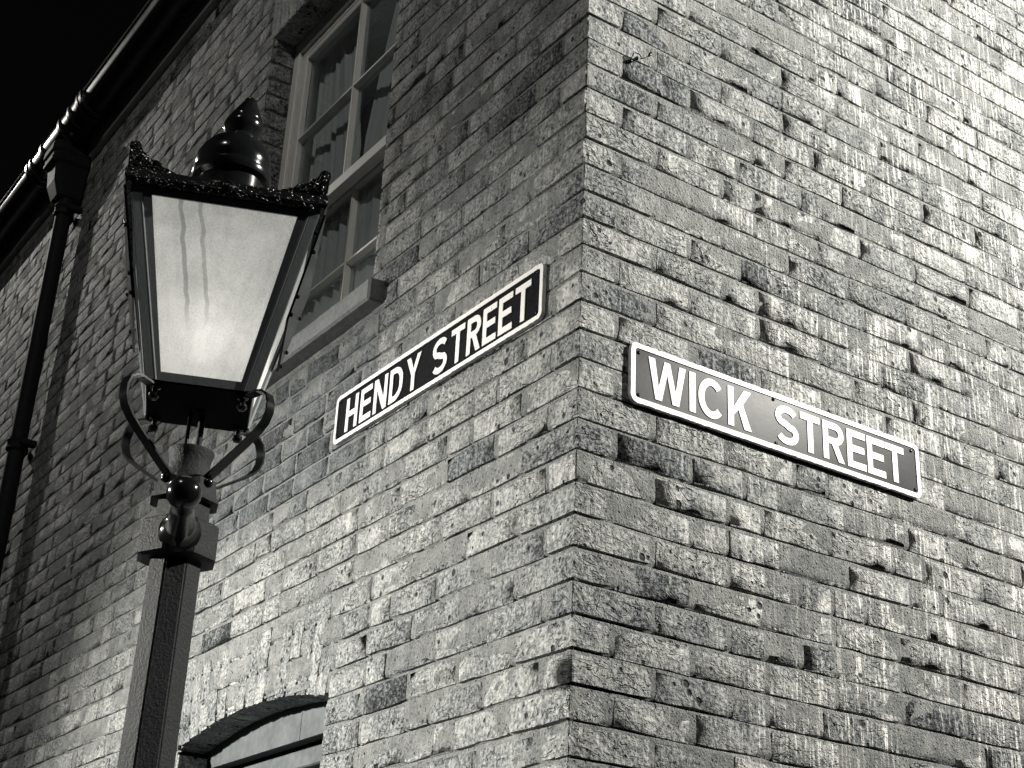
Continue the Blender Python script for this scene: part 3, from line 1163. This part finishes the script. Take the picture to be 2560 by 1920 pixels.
def glyph(ch, w, h, s):
    m = h / 2
    if ch == 'I':
        return [[(0, 0), (w, 0), (w, h), (0, h)]]
    if ch == 'T':
        a, b = (w - s) / 2, (w + s) / 2
        return [[(a, 0), (b, 0), (b, h - s), (w, h - s), (w, h), (0, h), (0, h - s), (a, h - s)]]
    if ch == 'E':
        k = .52 * h
        return [[(0, 0), (w, 0), (w, s), (s, s), (s, k - s / 2), (w * .92, k - s / 2), (w * .92, k + s / 2), (s, k + s / 2), (s, h - s), (w, h - s), (w, h), (0, h)]]
    if ch == 'H':
        return [[(0, 0), (s, 0), (s, m - s / 2), (w - s, m - s / 2), (w - s, 0), (w, 0), (w, h), (w - s, h), (w - s, m + s / 2), (s, m + s / 2), (s, h), (0, h)]]
    if ch == 'N':
        e = s * 1.15
        return [[(0, 0), (s, 0), (s, h * .66), (w - e, 0), (w, 0), (w, h), (w - s, h), (w - s, h * .34), (e, h), (0, h)]]
    if ch == 'Y':
        k = .44 * h
        a, b = (w - s) / 2, (w + s) / 2
        e = s * 1.15
        return [[(a, 0), (b, 0), (b, k), (w, h), (w - e, h), (w / 2, k + s * 1.1), (e, h), (0, h), (a, k)]]
    if ch == 'W':
        e = s * 1.05
        a, b = w * .27, w * .73
        return [[(a - e / 2, 0), (a + e / 2, 0), (w / 2, h * .70), (b - e / 2, 0), (b + e / 2, 0), (w, h), (w - e, h), (b, h * .30), (w / 2 + e * .42, h), (w / 2 - e * .42, h), (a, h * .30), (e, h), (0, h)]]
    if ch == 'K':
        e = s * 1.25
        return [[(0, 0), (s, 0), (s, h * .30), (s + (w - s) * .28, h * .46), (w - e, 0), (w, 0), (s + (w - s) * .52, h * .62), (w, h), (w - e, h), (s, h * .50), (s, h), (0, h)]]
    if ch == 'C':
        c = ell(w / 2, m, w / 2 - s / 2, m - s / 2, 42, 318, 22)
        return strip(c, s)
    if ch == 'S':
        rx, ry = w / 2 - s / 2, h / 4 - s / 4
        c = ell(w / 2, h - s / 2 - ry, rx, ry, 28, 245, 12)[:-1] + [(w * .40, m + s * .20), (w * .60, m - s * .20)] + ell(w / 2, s / 2 + ry, rx, ry, 65, -152, 12)[1:]
        return strip(c, s)
    if ch == 'D':
        r = min(w * .62, m)
        outer = [(0, 0)] + ell(w - r, m * 0 + r * 1.0, r, r, -90, 0, 8) + ell(w - r, h - r, r, r, 0, 90, 8) + [(0, h)]
        inner = [(s, s)] + ell(w - r, r, r - s, r - s, -90, 0, 8) + ell(w - r, h - r, r - s, r - s, 0, 90, 8) + [(s, h - s)]
        n = len(outer)
        return [[outer[i], outer[(i + 1) % n], inner[(i + 1) % n], inner[i]] for i in range(n)]
    if ch == 'R':
        b0 = h * .43
        hb = h - b0
        r = hb / 2
        outer = [(0, b0)] + ell(w - r, b0 + r, r, r, -90, 90, 12) + [(0, h)]
        inner = [(s, b0 + s)] + ell(w - r, b0 + r, r - s, r - s, -90, 90, 12) + [(s, h - s)]
        n = len(outer)
        q = [[outer[i], outer[(i + 1) % n], inner[(i + 1) % n], inner[i]] for i in range(n)]
        q.append([(0, 0), (s, 0), (s, b0), (0, b0)])
        q.append([(w - s * 1.12, 0), (w, 0), (w * .70, b0), (w * .70 - s * 1.12, b0)])
        return q
    return []


def make_sign(name, u0, u1, v0, v1, letters, lv0, lv1, stroke, tf, label, screws, loc, field):
    """letters: (char, ua, ub) with u along the wall, v height; w = distance out of the wall"""
    root = tag(empty(name, loc), label, 'street sign', 'street name signs on the corner house')
    INV = Matrix.Translation(loc).inverted()
    r = random.Random(len(letters))

    def part(nm, polys, w_front, depth, mat):
        bm = plane_poly(polys, -depth, lambda u, v, w: tf(u, v, w_front + w))
        o = link(nm, bm_mesh(bm, nm), mat, root)
        o.matrix_parent_inverse = INV
        return o

    bw = 0.0125
    part('plate', [rrect(u0 + .002, u1 - .002, v0 + .002, v1 - .002, .016)], 0.0135, 0.011, field)
    outer = densify(rrect(u0, u1, v0, v1, .018), .008)
    outer = [(u + r.uniform(-1, 1) * .0007, v + r.uniform(-1, 1) * .0009) for u, v in outer]
    inner_c = []
    cu, cv = (u0 + u1) / 2, (v0 + v1) / 2
    hu, hv, rr = (u1 - u0) / 2 - bw, (v1 - v0) / 2 - bw, .009
    for u, v in outer:
        # nearest point on the inner rounded rectangle
        du, dv = u - cu, v - cv
        qx, qy = max(-hu + rr, min(hu - rr, du)), max(-hv + rr, min(hv - rr, dv))
        ex, ey = du - qx, dv - qy
        l = math.hypot(ex, ey) or 1
        inner_c.append((cu + qx + ex / l * rr, cv + qy + ey / l * rr))
    n = len(outer)
    part('border', [[outer[i], outer[(i + 1) % n], inner_c[(i + 1) % n], inner_c[i]] for i in range(n)], 0.0162, 0.0135, 'sign_white')
    for ch, a, b in letters:
        polys = [[(a + x, lv0 + y) for x, y in q] for q in glyph(ch, b - a, lv1 - lv0, stroke)]
        part('letter', polys, 0.0158, 0.0028, 'sign_white')
    for u, v in screws:
        bm = bmesh.new()
        ax = tf(0, 0, 1) - tf(0, 0, 0)
        lathe(bm, [(.0048, 0), (.0048, .0015), (.003, .0032), (0, .0036)], tf(u, v, .0132), 10, ax)
        o = link('screw', bm_mesh(bm, 'screw', True), 'black', root)
        o.matrix_parent_inverse = INV
    return root


make_sign('street_sign', -1.182, -0.139, 3.241, 3.393,
          [('H', -1.116, -1.046), ('E', -1.031, -0.966), ('N', -0.953, -0.879), ('D', -0.866, -0.794), ('Y', -0.777, -0.701),
           ('S', -0.640, -0.566), ('T', -0.549, -0.484), ('R', -0.472, -0.408), ('E', -0.398, -0.337), ('E', -0.327, -0.266), ('T', -0.255, -0.188)],
          3.262, 3.366, .0175, lambda u, v, w: Vector((u, -w * .8, v)),
          'black and white sign reading HENDY STREET beside the window sill', [(-1.158, 3.262), (-1.158, 3.373), (-.162, 3.262), (-.162, 3.373)], (-.66, 0, 3.24), 'sign_black')
make_sign('street_sign', 0.1404, 1.110, 3.0161, 3.1681,
          [('W', 0.192, 0.305), ('I', 0.317, 0.3355), ('C', 0.3445, 0.4275), ('K', 0.438, 0.513),
           ('S', 0.5935, 0.671), ('T', 0.678, 0.745), ('R', 0.756, 0.829), ('E', 0.841, 0.908), ('E', 0.914, 0.979), ('T', 0.982, 1.051)],
          3.040, 3.1435, .0182, lambda u, v, w: Vector((w * .8, u, v)),
          'black and white sign reading WICK STREET on the brighter wall', [(.163, 3.145), (.163, 3.036), (.589, 3.150), (.594, 3.034), (1.082, 3.146), (1.088, 3.038)], (0, .62, 3.016), 'sign_gloss')

# ================================================================== wire loop on the Wick Street wall
wire = tag(empty('wire_loop', (0, 0.14, 3.98)), 'small dark wire loop poking out of a joint high on the bright wall', 'wire')
bm = bmesh.new()
pts = [(.004, .133, 3.970), (.012, .131, 3.976)]
for k in range(13):
    a = math.radians(190 - 230 * k / 12)
    pts.append((.016, .146 + .013 * math.cos(a), 3.984 + .008 * math.sin(a)))
pts += [(.018, .166, 3.985), (.022, .178, 3.995)]
tube(bm, pts, .0013, 6)
o = link('loop', bm_mesh(bm, 'loop', True), 'black', wire)
o.matrix_parent_inverse = Matrix.Translation(wire.location).inverted()
bm = bmesh.new()
lathe(bm, [(0, 0), (.003, .004), (.0048, .012), (.003, .020), (0, .024)], (.022, .177, 3.992), 8, (0, .45, .9))
o = link('tag_end', bm_mesh(bm, 'tag_end', True), 'black', wire)
o.matrix_parent_inverse = Matrix.Translation(wire.location).inverted()
bm = bmesh.new()
lathe(bm, [(0, 0), (.006, .002), (.006, .012), (0, .016)], (-.002, .130, 3.966), 8, (1, 0, 0))
o = link('nail', bm_mesh(bm, 'nail', True), 'black', wire)
o.matrix_parent_inverse = Matrix.Translation(wire.location).inverted()

# ================================================================== street lamp
LX, LY, LZ = -0.2374, -0.7861, 2.8137
TH = -0.3822
F = Vector((math.cos(TH), math.sin(TH), 0))
S = Vector((-F.y, F.x, 0))
lamp = tag(empty('street_lamp', (LX, LY, 0)), 'old black street lamp with lit frosted lantern on octagonal post', 'street lamp')
LINV = Matrix.Translation(lamp.location).inverted()


def Lp(f, s, z):
    return Vector((LX, LY, LZ)) + F * f + S * s + Vector((0, 0, z))


def lpart(name, bm, mat='black', smooth=False, parent=None, recalc=True):
    me = bm_mesh(bm, name, smooth, recalc)
    if smooth:
        try:
            me.set_sharp_from_angle(angle=math.radians(38))
        except Exception:
            pass
    o = link(name, me, mat, parent or lamp)
    o.matrix_parent_inverse = LINV
    return o


HB, HT, HH = 0.1033, 0.1889, 0.3907


def half(z):
    return HB + (HT - HB) * z / HH


# post: octagonal, tapering
AZ = math.radians(-20.0)


def octo(bm, prof, n=8):
    rings = []
    for r, z in prof:
        rings.append([bm.verts.new((LX + r * math.cos(AZ + math.radians(22.5 + 45 * k)), LY + r * math.sin(AZ + math.radians(22.5 + 45 * k)), z)) for k in range(n)])
    for A, B in zip(rings, rings[1:]):
        for k in range(n):
            bm.faces.new((A[k], A[(k + 1) % n], B[(k + 1) % n], B[k]))
    bm.faces.new(rings[0])
    bm.faces.new(rings[-1])


bm = bmesh.new()
octo(bm, [(.13, 0.0), (.13, .25), (.105, .30), (.100, .75), (.075, .82), (.0625, .95), (.0525, 2.484)])
bmesh.ops.bevel(bm, geom=[e for e in bm.edges if abs(e.verts[0].co.z - e.verts[1].co.z) > .2], offset=.003, segments=2, affect='EDGES')
lpart('post', bm, 'iron')
bm = bmesh.new()
octo(bm, [(.070, 2.482), (.080, 2.486), (.0805, 2.492), (.0795, 2.552), (.074, 2.558), (.060, 2.560)])
lpart('collar', bm, 'iron')
bm = bmesh.new()
octo(bm, [(.0565, 2.559), (.0545, 2.601)])
octo(bm, [(.060, 2.6015), (.071, 2.603), (.0705, 2.6125), (.058, 2.614)])
octo(bm, [(.066, 2.6145), (.060, 2.650)])
lpart('neck', bm, 'iron')
bm = bmesh.new()
lathe(bm, [(.050, 2.648), (.043, 2.668), (.040, 2.685), (.043, 2.702), (.0465, 2.711), (.046, 2.716), (0.0, 2.716)], (LX, LY, 0), 28)
lpart('post_cap', bm, 'iron', True)
for k in range(4):
    a = TH + math.radians(45 + 90 * k)
    d = Vector((math.cos(a), math.sin(a), 0))
    bm = bmesh.new()
    lathe(bm, [(.010, 0), (.010, .004), (.007, .008), (0, .010)], Vector((LX, LY, 2.640)) + d * .058, 10, d)
    lpart('bolt', bm, 'black', True)
# ladder arms
for sgn in (1, -1):
    d = Vector((math.cos(math.radians(-21.0)), math.sin(math.radians(-21.0)), 0)) * sgn
    bm = bmesh.new()
    lathe(bm, [(.040, .045), (.041, .072), (.034, .080), (.036, .090), (.031, .098), (.028, .105), (.0265, .12), (.0215, .215), (.020, .245), (.0225, .250), (.0225, .258), (.017, .262),
               (.020, .266), (.028, .278), (.0315, .292), (.0315, .300), (.028, .314), (.018, .326), (0, .330)], Vector((LX, LY, 2.522)), 24, d)
    lpart('ladder_arm', bm, 'black', True)
# curled flat straps that carry the lantern
prof = [(.050, 2.648), (.078, 2.664), (.112, 2.686), (.148, 2.709), (.174, 2.728), (.190, 2.745), (.198, 2.764), (.199, 2.784), (.192, 2.803), (.178, 2.813), (.160, 2.815), (.136, 2.812)]
for k in range(4):
    a = TH + math.radians(45 + 90 * k)
    d = Vector((math.cos(a), math.sin(a), 0))
    t = Vector((-d.y, d.x, 0))
    bm = bmesh.new()
    rows = []
    for i, (r, z) in enumerate(prof):
        p0, p1 = prof[max(i - 1, 0)], prof[min(i + 1, len(prof) - 1)]
        tr_, tz = p1[0] - p0[0], p1[1] - p0[1]
        l = math.hypot(tr_, tz)
        nr, nz = -tz / l * .0022, tr_ / l * .0022
        C0 = Vector((LX, LY, z)) + d * r
        N = d * nr + Vector((0, 0, nz))
        rows.append([bm.verts.new(C0 + N + t * .0105), bm.verts.new(C0 + N - t * .0105), bm.verts.new(C0 - N - t * .0105), bm.verts.new(C0 - N + t * .0105)])
    for A, B in zip(rows, rows[1:]):
        for q in range(4):
            bm.faces.new((A[q], A[(q + 1) % 4], B[(q + 1) % 4], B[q]))
    bm.faces.new(rows[0])
    bm.faces.new(rows[-1])
    lpart('strap', bm, 'black', True)
    bm = bmesh.new()
    c0 = Lp(0, 0, 0) + d * .122
    lathe(bm, [(.012, 0), (.012, -.005), (.006, -.007), (.005, -.014), (.010, -.018), (.011, -.024), (.007, -.030), (0, -.032)], c0, 12)
    lpart('pendant', bm, 'black', True)
# supply pipes up to the lantern
for (f, s, r, mat) in ((-0.03, -0.014, .0042, 'black'), (-.045, .010, .0070, 'iron')):
    bm = bmesh.new()
    lathe(bm, [(r, 2.714), (r, 2.90)], Vector((LX, LY, 0)) + F * f + S * s, 12)
    lpart('supply_pipe', bm, mat, True)
# base plate with a round hole
bm = bmesh.new()
n = 24
for z in (0.0, 0.006):
    ring_o, ring_i = [], []
    for k in range(n):
        a = 2 * PI * k / n
        c, s_ = math.cos(a), math.sin(a)
        m = HB / max(abs(c), abs(s_))
        ring_o.append(bm.verts.new(Lp(c * m, s_ * m, z)))
        ring_i.append(bm.verts.new(Lp(c * .009 - .0125, s_ * .009 + .005, z)))
    for k in range(n):
        bm.faces.new((ring_o[k], ring_o[(k + 1) % n], ring_i[(k + 1) % n], ring_i[k]))
    if z == 0.0:
        lo_o, lo_i = ring_o, ring_i
for k in range(n):
    bm.faces.new((lo_o[k], lo_o[(k + 1) % n], ring_o[(k + 1) % n], ring_o[k]))
    bm.faces.new((lo_i[k], lo_i[(k + 1) % n], ring_i[(k + 1) % n], ring_i[k]))
lpart('base_plate', bm, 'under_dark')


def face_pt(q, u, z, out=0.0):
    """point on lantern side q (0 front, 1 right, 2 back, 3 left); u in -1..1 across"""
    h = half(z)
    f, s = h + out, u * h
    for _ in range(q):
        f, s = -s, f
    return Lp(f, s, z)


# lantern sides: corner posts, pane frames and panes
for q in range(4):
    # corner post between side q and q+1
    bm = bmesh.new()
    for w, out in ((.016, .004),):
        lo, hi = [], []
        for (z, lst) in ((0.002, lo), (HH, hi)):
            h = half(z)
            for (df, ds) in ((out, out), (out, -w), (-w * .5, -w * .5), (-w, out)):
                f, s = h + df, h + ds
                for _ in range(q):
                    f, s = -s, f
                lst.append(bm.verts.new(Lp(f, s, z)))
        for k in range(4):
            bm.faces.new((lo[k], lo[(k + 1) % 4], hi[(k + 1) % 4], hi[k]))
        bm.faces.new(lo)
        bm.faces.new(hi)
    bmesh.ops.bevel(bm, geom=bm.edges[:], offset=.002, segments=2, affect='EDGES')
    lpart('corner_post', bm, 'frame_iron', True)
    # bead beside the corner
    for sg in (-1, 1):
        bm = bmesh.new()
        tube(bm, [face_pt(q, sg * (1 - .017 / half(z)), z, .001) for z in (.004, HH - .004)], .0032, 8)
        lpart('bead', bm, 'frame_iron', True)
    # pane frame
    zi0, zi1 = .021, HH - .018

    def fu(z, m):
        return 1 - m / half(z)
    bm = bmesh.new()
    m_o, m_i, m_b = .018, .038, .029
    oq = [face_pt(q, -fu(.004, m_o), .004, .0015), face_pt(q, fu(.004, m_o), .004, .0015), face_pt(q, fu(HH - .004, m_o), HH - .004, .0015), face_pt(q, -fu(HH - .004, m_o), HH - .004, .0015)]
    iq = [face_pt(q, -fu(zi0, m_b), zi0, .0015), face_pt(q, fu(zi0, m_b), zi0, .0015), face_pt(q, fu(zi1, m_i), zi1, .0015), face_pt(q, -fu(zi1, m_i), zi1, .0015)]
    nrm = (oq[1] - oq[0]).cross(oq[3] - oq[0]).normalized()
    mid_ = sum(oq, Vector()) / 4
    if nrm.dot(mid_ - Lp(0, 0, .2)) < 0:
        nrm = -nrm
    vo = [bm.verts.new(p) for p in oq]
    vi = [bm.verts.new(p) for p in iq]
    vob = [bm.verts.new(p - nrm * .009) for p in oq]
    vib = [bm.verts.new(p - nrm * .009) for p in iq]
    for k in range(4):
        k2 = (k + 1) % 4
        bm.faces.new((vo[k], vo[k2], vi[k2], vi[k]))
        bm.faces.new((vi[k], vi[k2], vib[k2], vib[k]))
        bm.faces.new((vo[k], vo[k2], vob[k2], vob[k]))
        bm.faces.new((vob[k], vob[k2], vib[k2], vib[k]))
    pf = lpart('pane_frame', bm, 'frame_iron')
    # rivets on the top rail
    for uu in (-.62, .08):
        bm = bmesh.new()
        bmesh.ops.create_uvsphere(bm, u_segments=8, v_segments=6, radius=.0042, matrix=Matrix.Translation(face_pt(q, uu, HH - .011, .003)))
        lpart('rivet', bm, 'black', True)
    # pane (thin box with uv)
    bm = bmesh.new()
    uvl = bm.loops.layers.uv.new('UVMap')
    pq = [face_pt(q, -fu(zi0 - .004, m_b - .004), zi0 - .004) - nrm * .004, face_pt(q, fu(zi0 - .004, m_b - .004), zi0 - .004) - nrm * .004,
          face_pt(q, fu(zi1 + .004, m_i - .004), zi1 + .004) - nrm * .004, face_pt(q, -fu(zi1 + .004, m_i - .004), zi1 + .004) - nrm * .004]
    f = bm.faces.new([bm.verts.new(p) for p in pq])
    for lp, uv in zip(f.loops, ((0, 0), (1, 0), (1, 1), (0, 1))):
        lp[uvl].uv = uv
    lpart('pane', bm, 'frost', recalc=False)
# dark shields hung outside the left and right panes
for q in (1, 3):
    bm = bmesh.new()
    pts = []
    for out in (.012, .017):
        pts += [face_pt(q, -.93, HH * .42, out), face_pt(q, .93, HH * .42, out), face_pt(q, .97, HH - .002, out), face_pt(q, -.97, HH - .002, out)]
    vs = [bm.verts.new(p) for p in pts]
    for idx in ((0, 1, 2, 3), (4, 5, 6, 7), (0, 1, 5, 4), (1, 2, 6, 5), (2, 3, 7, 6), (3, 0, 4, 7)):
        bm.faces.new([vs[i] for i in idx])
    sh = lpart('side_shield', bm, 'black')
    for uu, zz in ((-.9, .55), (-.9, .80), (.9, .55), (.9, .80), (-.9, .45), (.9, .45)):
        bm = bmesh.new()
        bmesh.ops.create_uvsphere(bm, u_segments=8, v_segments=6, radius=.005, matrix=Matrix.Translation(face_pt(q, uu, HH * zz, .018)))
        o = lpart('stud', bm, 'black', True)
# eaves rail
bm = bmesh.new()
prof = [(HT - .012, HH - .003), (HT + .012, HH - .002), (HT + .016, HH + .008), (HT + .016, HH + .026), (HT + .011, HH + .030), (HT - .012, HH + .030)]
rings = []
for hh, z in prof:
    rings.append([bm.verts.new(Lp(a * hh, b * hh, z)) for a, b in ((1, 1), (1, -1), (-1, -1), (-1, 1))])
m = len(rings)
for i in range(m):
    A, B = rings[i], rings[(i + 1) % m]
    for k in range(4):
        bm.faces.new((A[k], A[(k + 1) % 4], B[(k + 1) % 4], B[k]))
lpart('eaves_rail', bm, 'crest')
# little rosette in the middle of the front rail
for q in range(4):
    bm = bmesh.new()
    c0 = Lp(*( [(HT + .016, 0), (0, HT + .016), (-HT - .016, 0), (0, -HT - .016)][q]), HH + .017)
    dd = [F, S, -F, -S][q]
    lathe(bm, [(.014, 0), (.014, .002), (.010, .005), (.008, .003), (.005, .006), (0, .007)], c0, 14, dd)
    lpart('rosette', bm, 'black', True)
# scroll-work crest on each corner
crest2d = [(0, 0), (.098, 0), (.092, .006), (.084, .007), (.078, .012), (.070, .013), (.064, .022), (.054, .028), (.046, .027), (.040, .031), (.033, .040), (.025, .044),
           (.021, .052), (.019, .060), (.013, .066), (.005, .066), (-.002, .062), (-.004, .052), (-.002, .044)]
for (sf, ss) in ((1, 1), (1, -1), (-1, 1), (-1, -1)):
    bm = bmesh.new()
    e = HT + .013
    for axis in (0, 1):
        def mp(u, v, w):
            a = e - u
            b = e - .004 - w
            f, s = (b, a) if axis == 0 else (a, b)
            return Lp(sf * f, ss * s, HH + .029 + v)
        base = len(bm.verts)
        fr = [bm.verts.new(mp(u, v, 0)) for u, v in crest2d]
        bk = [bm.verts.new(mp(u, v, .006)) for u, v in crest2d]
        bm.faces.new(fr)
        bm.faces.new(bk)
        for k in range(len(fr)):
            k2 = (k + 1) % len(fr)
            bm.faces.new((fr[k], fr[k2], bk[k2], bk[k]))
        # raised scrolls and beads
        rr = random.Random(int(sf * 3 + ss * 5 + axis))
        for cu, cv, cr in ((.052, .015, .010), (.018, .018, .012), (.010, .052, .008), (.077, .004, .005), (.030, .033, .006)):
            pts = []
            for k in range(14):
                a_ = k / 13 * 2 * PI * 1.25
                rad = cr * (1 - .55 * k / 13)
                pts.append(mp(cu + rad * math.cos(a_), cv + rad * math.sin(a_), -.0015))
            tube(bm, pts, .0021, 6)
        for _ in range(16):
            u = rr.uniform(.002, .085)
            v = rr.uniform(-.014, max(.002, .055 * (1 - u / .075)))
            bmesh.ops.create_icosphere(bm, subdivisions=1, radius=rr.uniform(.0018, .0038), matrix=Matrix.Translation(mp(u, v, -.001)))
    lpart('corner_crest', bm, 'crest', True)
# unseen white reflector added under the lantern roof to even out the pane light
bm = bmesh.new()
A = [bm.verts.new(Lp(a * (HT - .012), b * (HT - .012), HH + .004)) for a, b in ((1, 1), (1, -1), (-1, -1), (-1, 1))]
B = [bm.verts.new(Lp(a * .06, b * .06, HH + .045)) for a, b in ((1, 1), (1, -1), (-1, -1), (-1, 1))]
for k in range(4):
    bm.faces.new((A[k], A[(k + 1) % 4], B[(k + 1) % 4], B[k]))
bm.faces.new(B)
lpart('reflector', bm, 'ceramic')
# roof and ventilator dome
bm = bmesh.new()
A = [bm.verts.new(Lp(a * HT, b * HT, HH + .020)) for a, b in ((1, 1), (1, -1), (-1, -1), (-1, 1))]
B = [bm.verts.new(Lp(a * .075, b * .075, HH + .085)) for a, b in ((1, 1), (1, -1), (-1, -1), (-1, 1))]
for k in range(4):
    bm.faces.new((A[k], A[(k + 1) % 4], B[(k + 1) % 4], B[k]))
bm.faces.new(B)
lpart('lantern_roof', bm, 'black')
bm = bmesh.new()
dome = [(.070, .470), (.072, .535), (.084, .542), (.087, .550), (.0865, .560), (.080, .566), (.081, .574), (.083, .582), (.0815, .598), (.075, .616), (.063, .634), (.048, .646), (.037, .652),
        (.034, .660), (.037, .669), (.042, .678), (.044, .690), (.042, .700), (.037, .705), (.0375, .709), (.035, .716), (.027, .733), (.018, .752), (.0135, .760), (.0135, .764), (.009, .768), (0, .7705)]
lathe(bm, dome, Lp(0, 0, 0), 36)
for v in bm.verts:                                   # the finial leans a little
    hz = v.co.z - (LZ + .60)
    if hz > 0:
        v.co += S * hz * .11
lpart('ventilator', bm, 'black', True)
# bulb and holder
bm = bmesh.new()
lathe(bm, [(.013, .085), (.015, .10), (.024, .118), (.0305, .138), (.032, .155), (.028, .172), (.017, .184), (0, .189)], Lp(0, 0, 0), 20)
lpart('bulb', bm, 'bulb', True)
bm = bmesh.new()
lathe(bm, [(.030, .008), (.030, .018), (.020, .022), (.018, .05), (.020, .052), (.020, .088), (.012, .09)], Lp(0, 0, 0), 20)
lpart('bulb_holder', bm, 'ceramic', True)
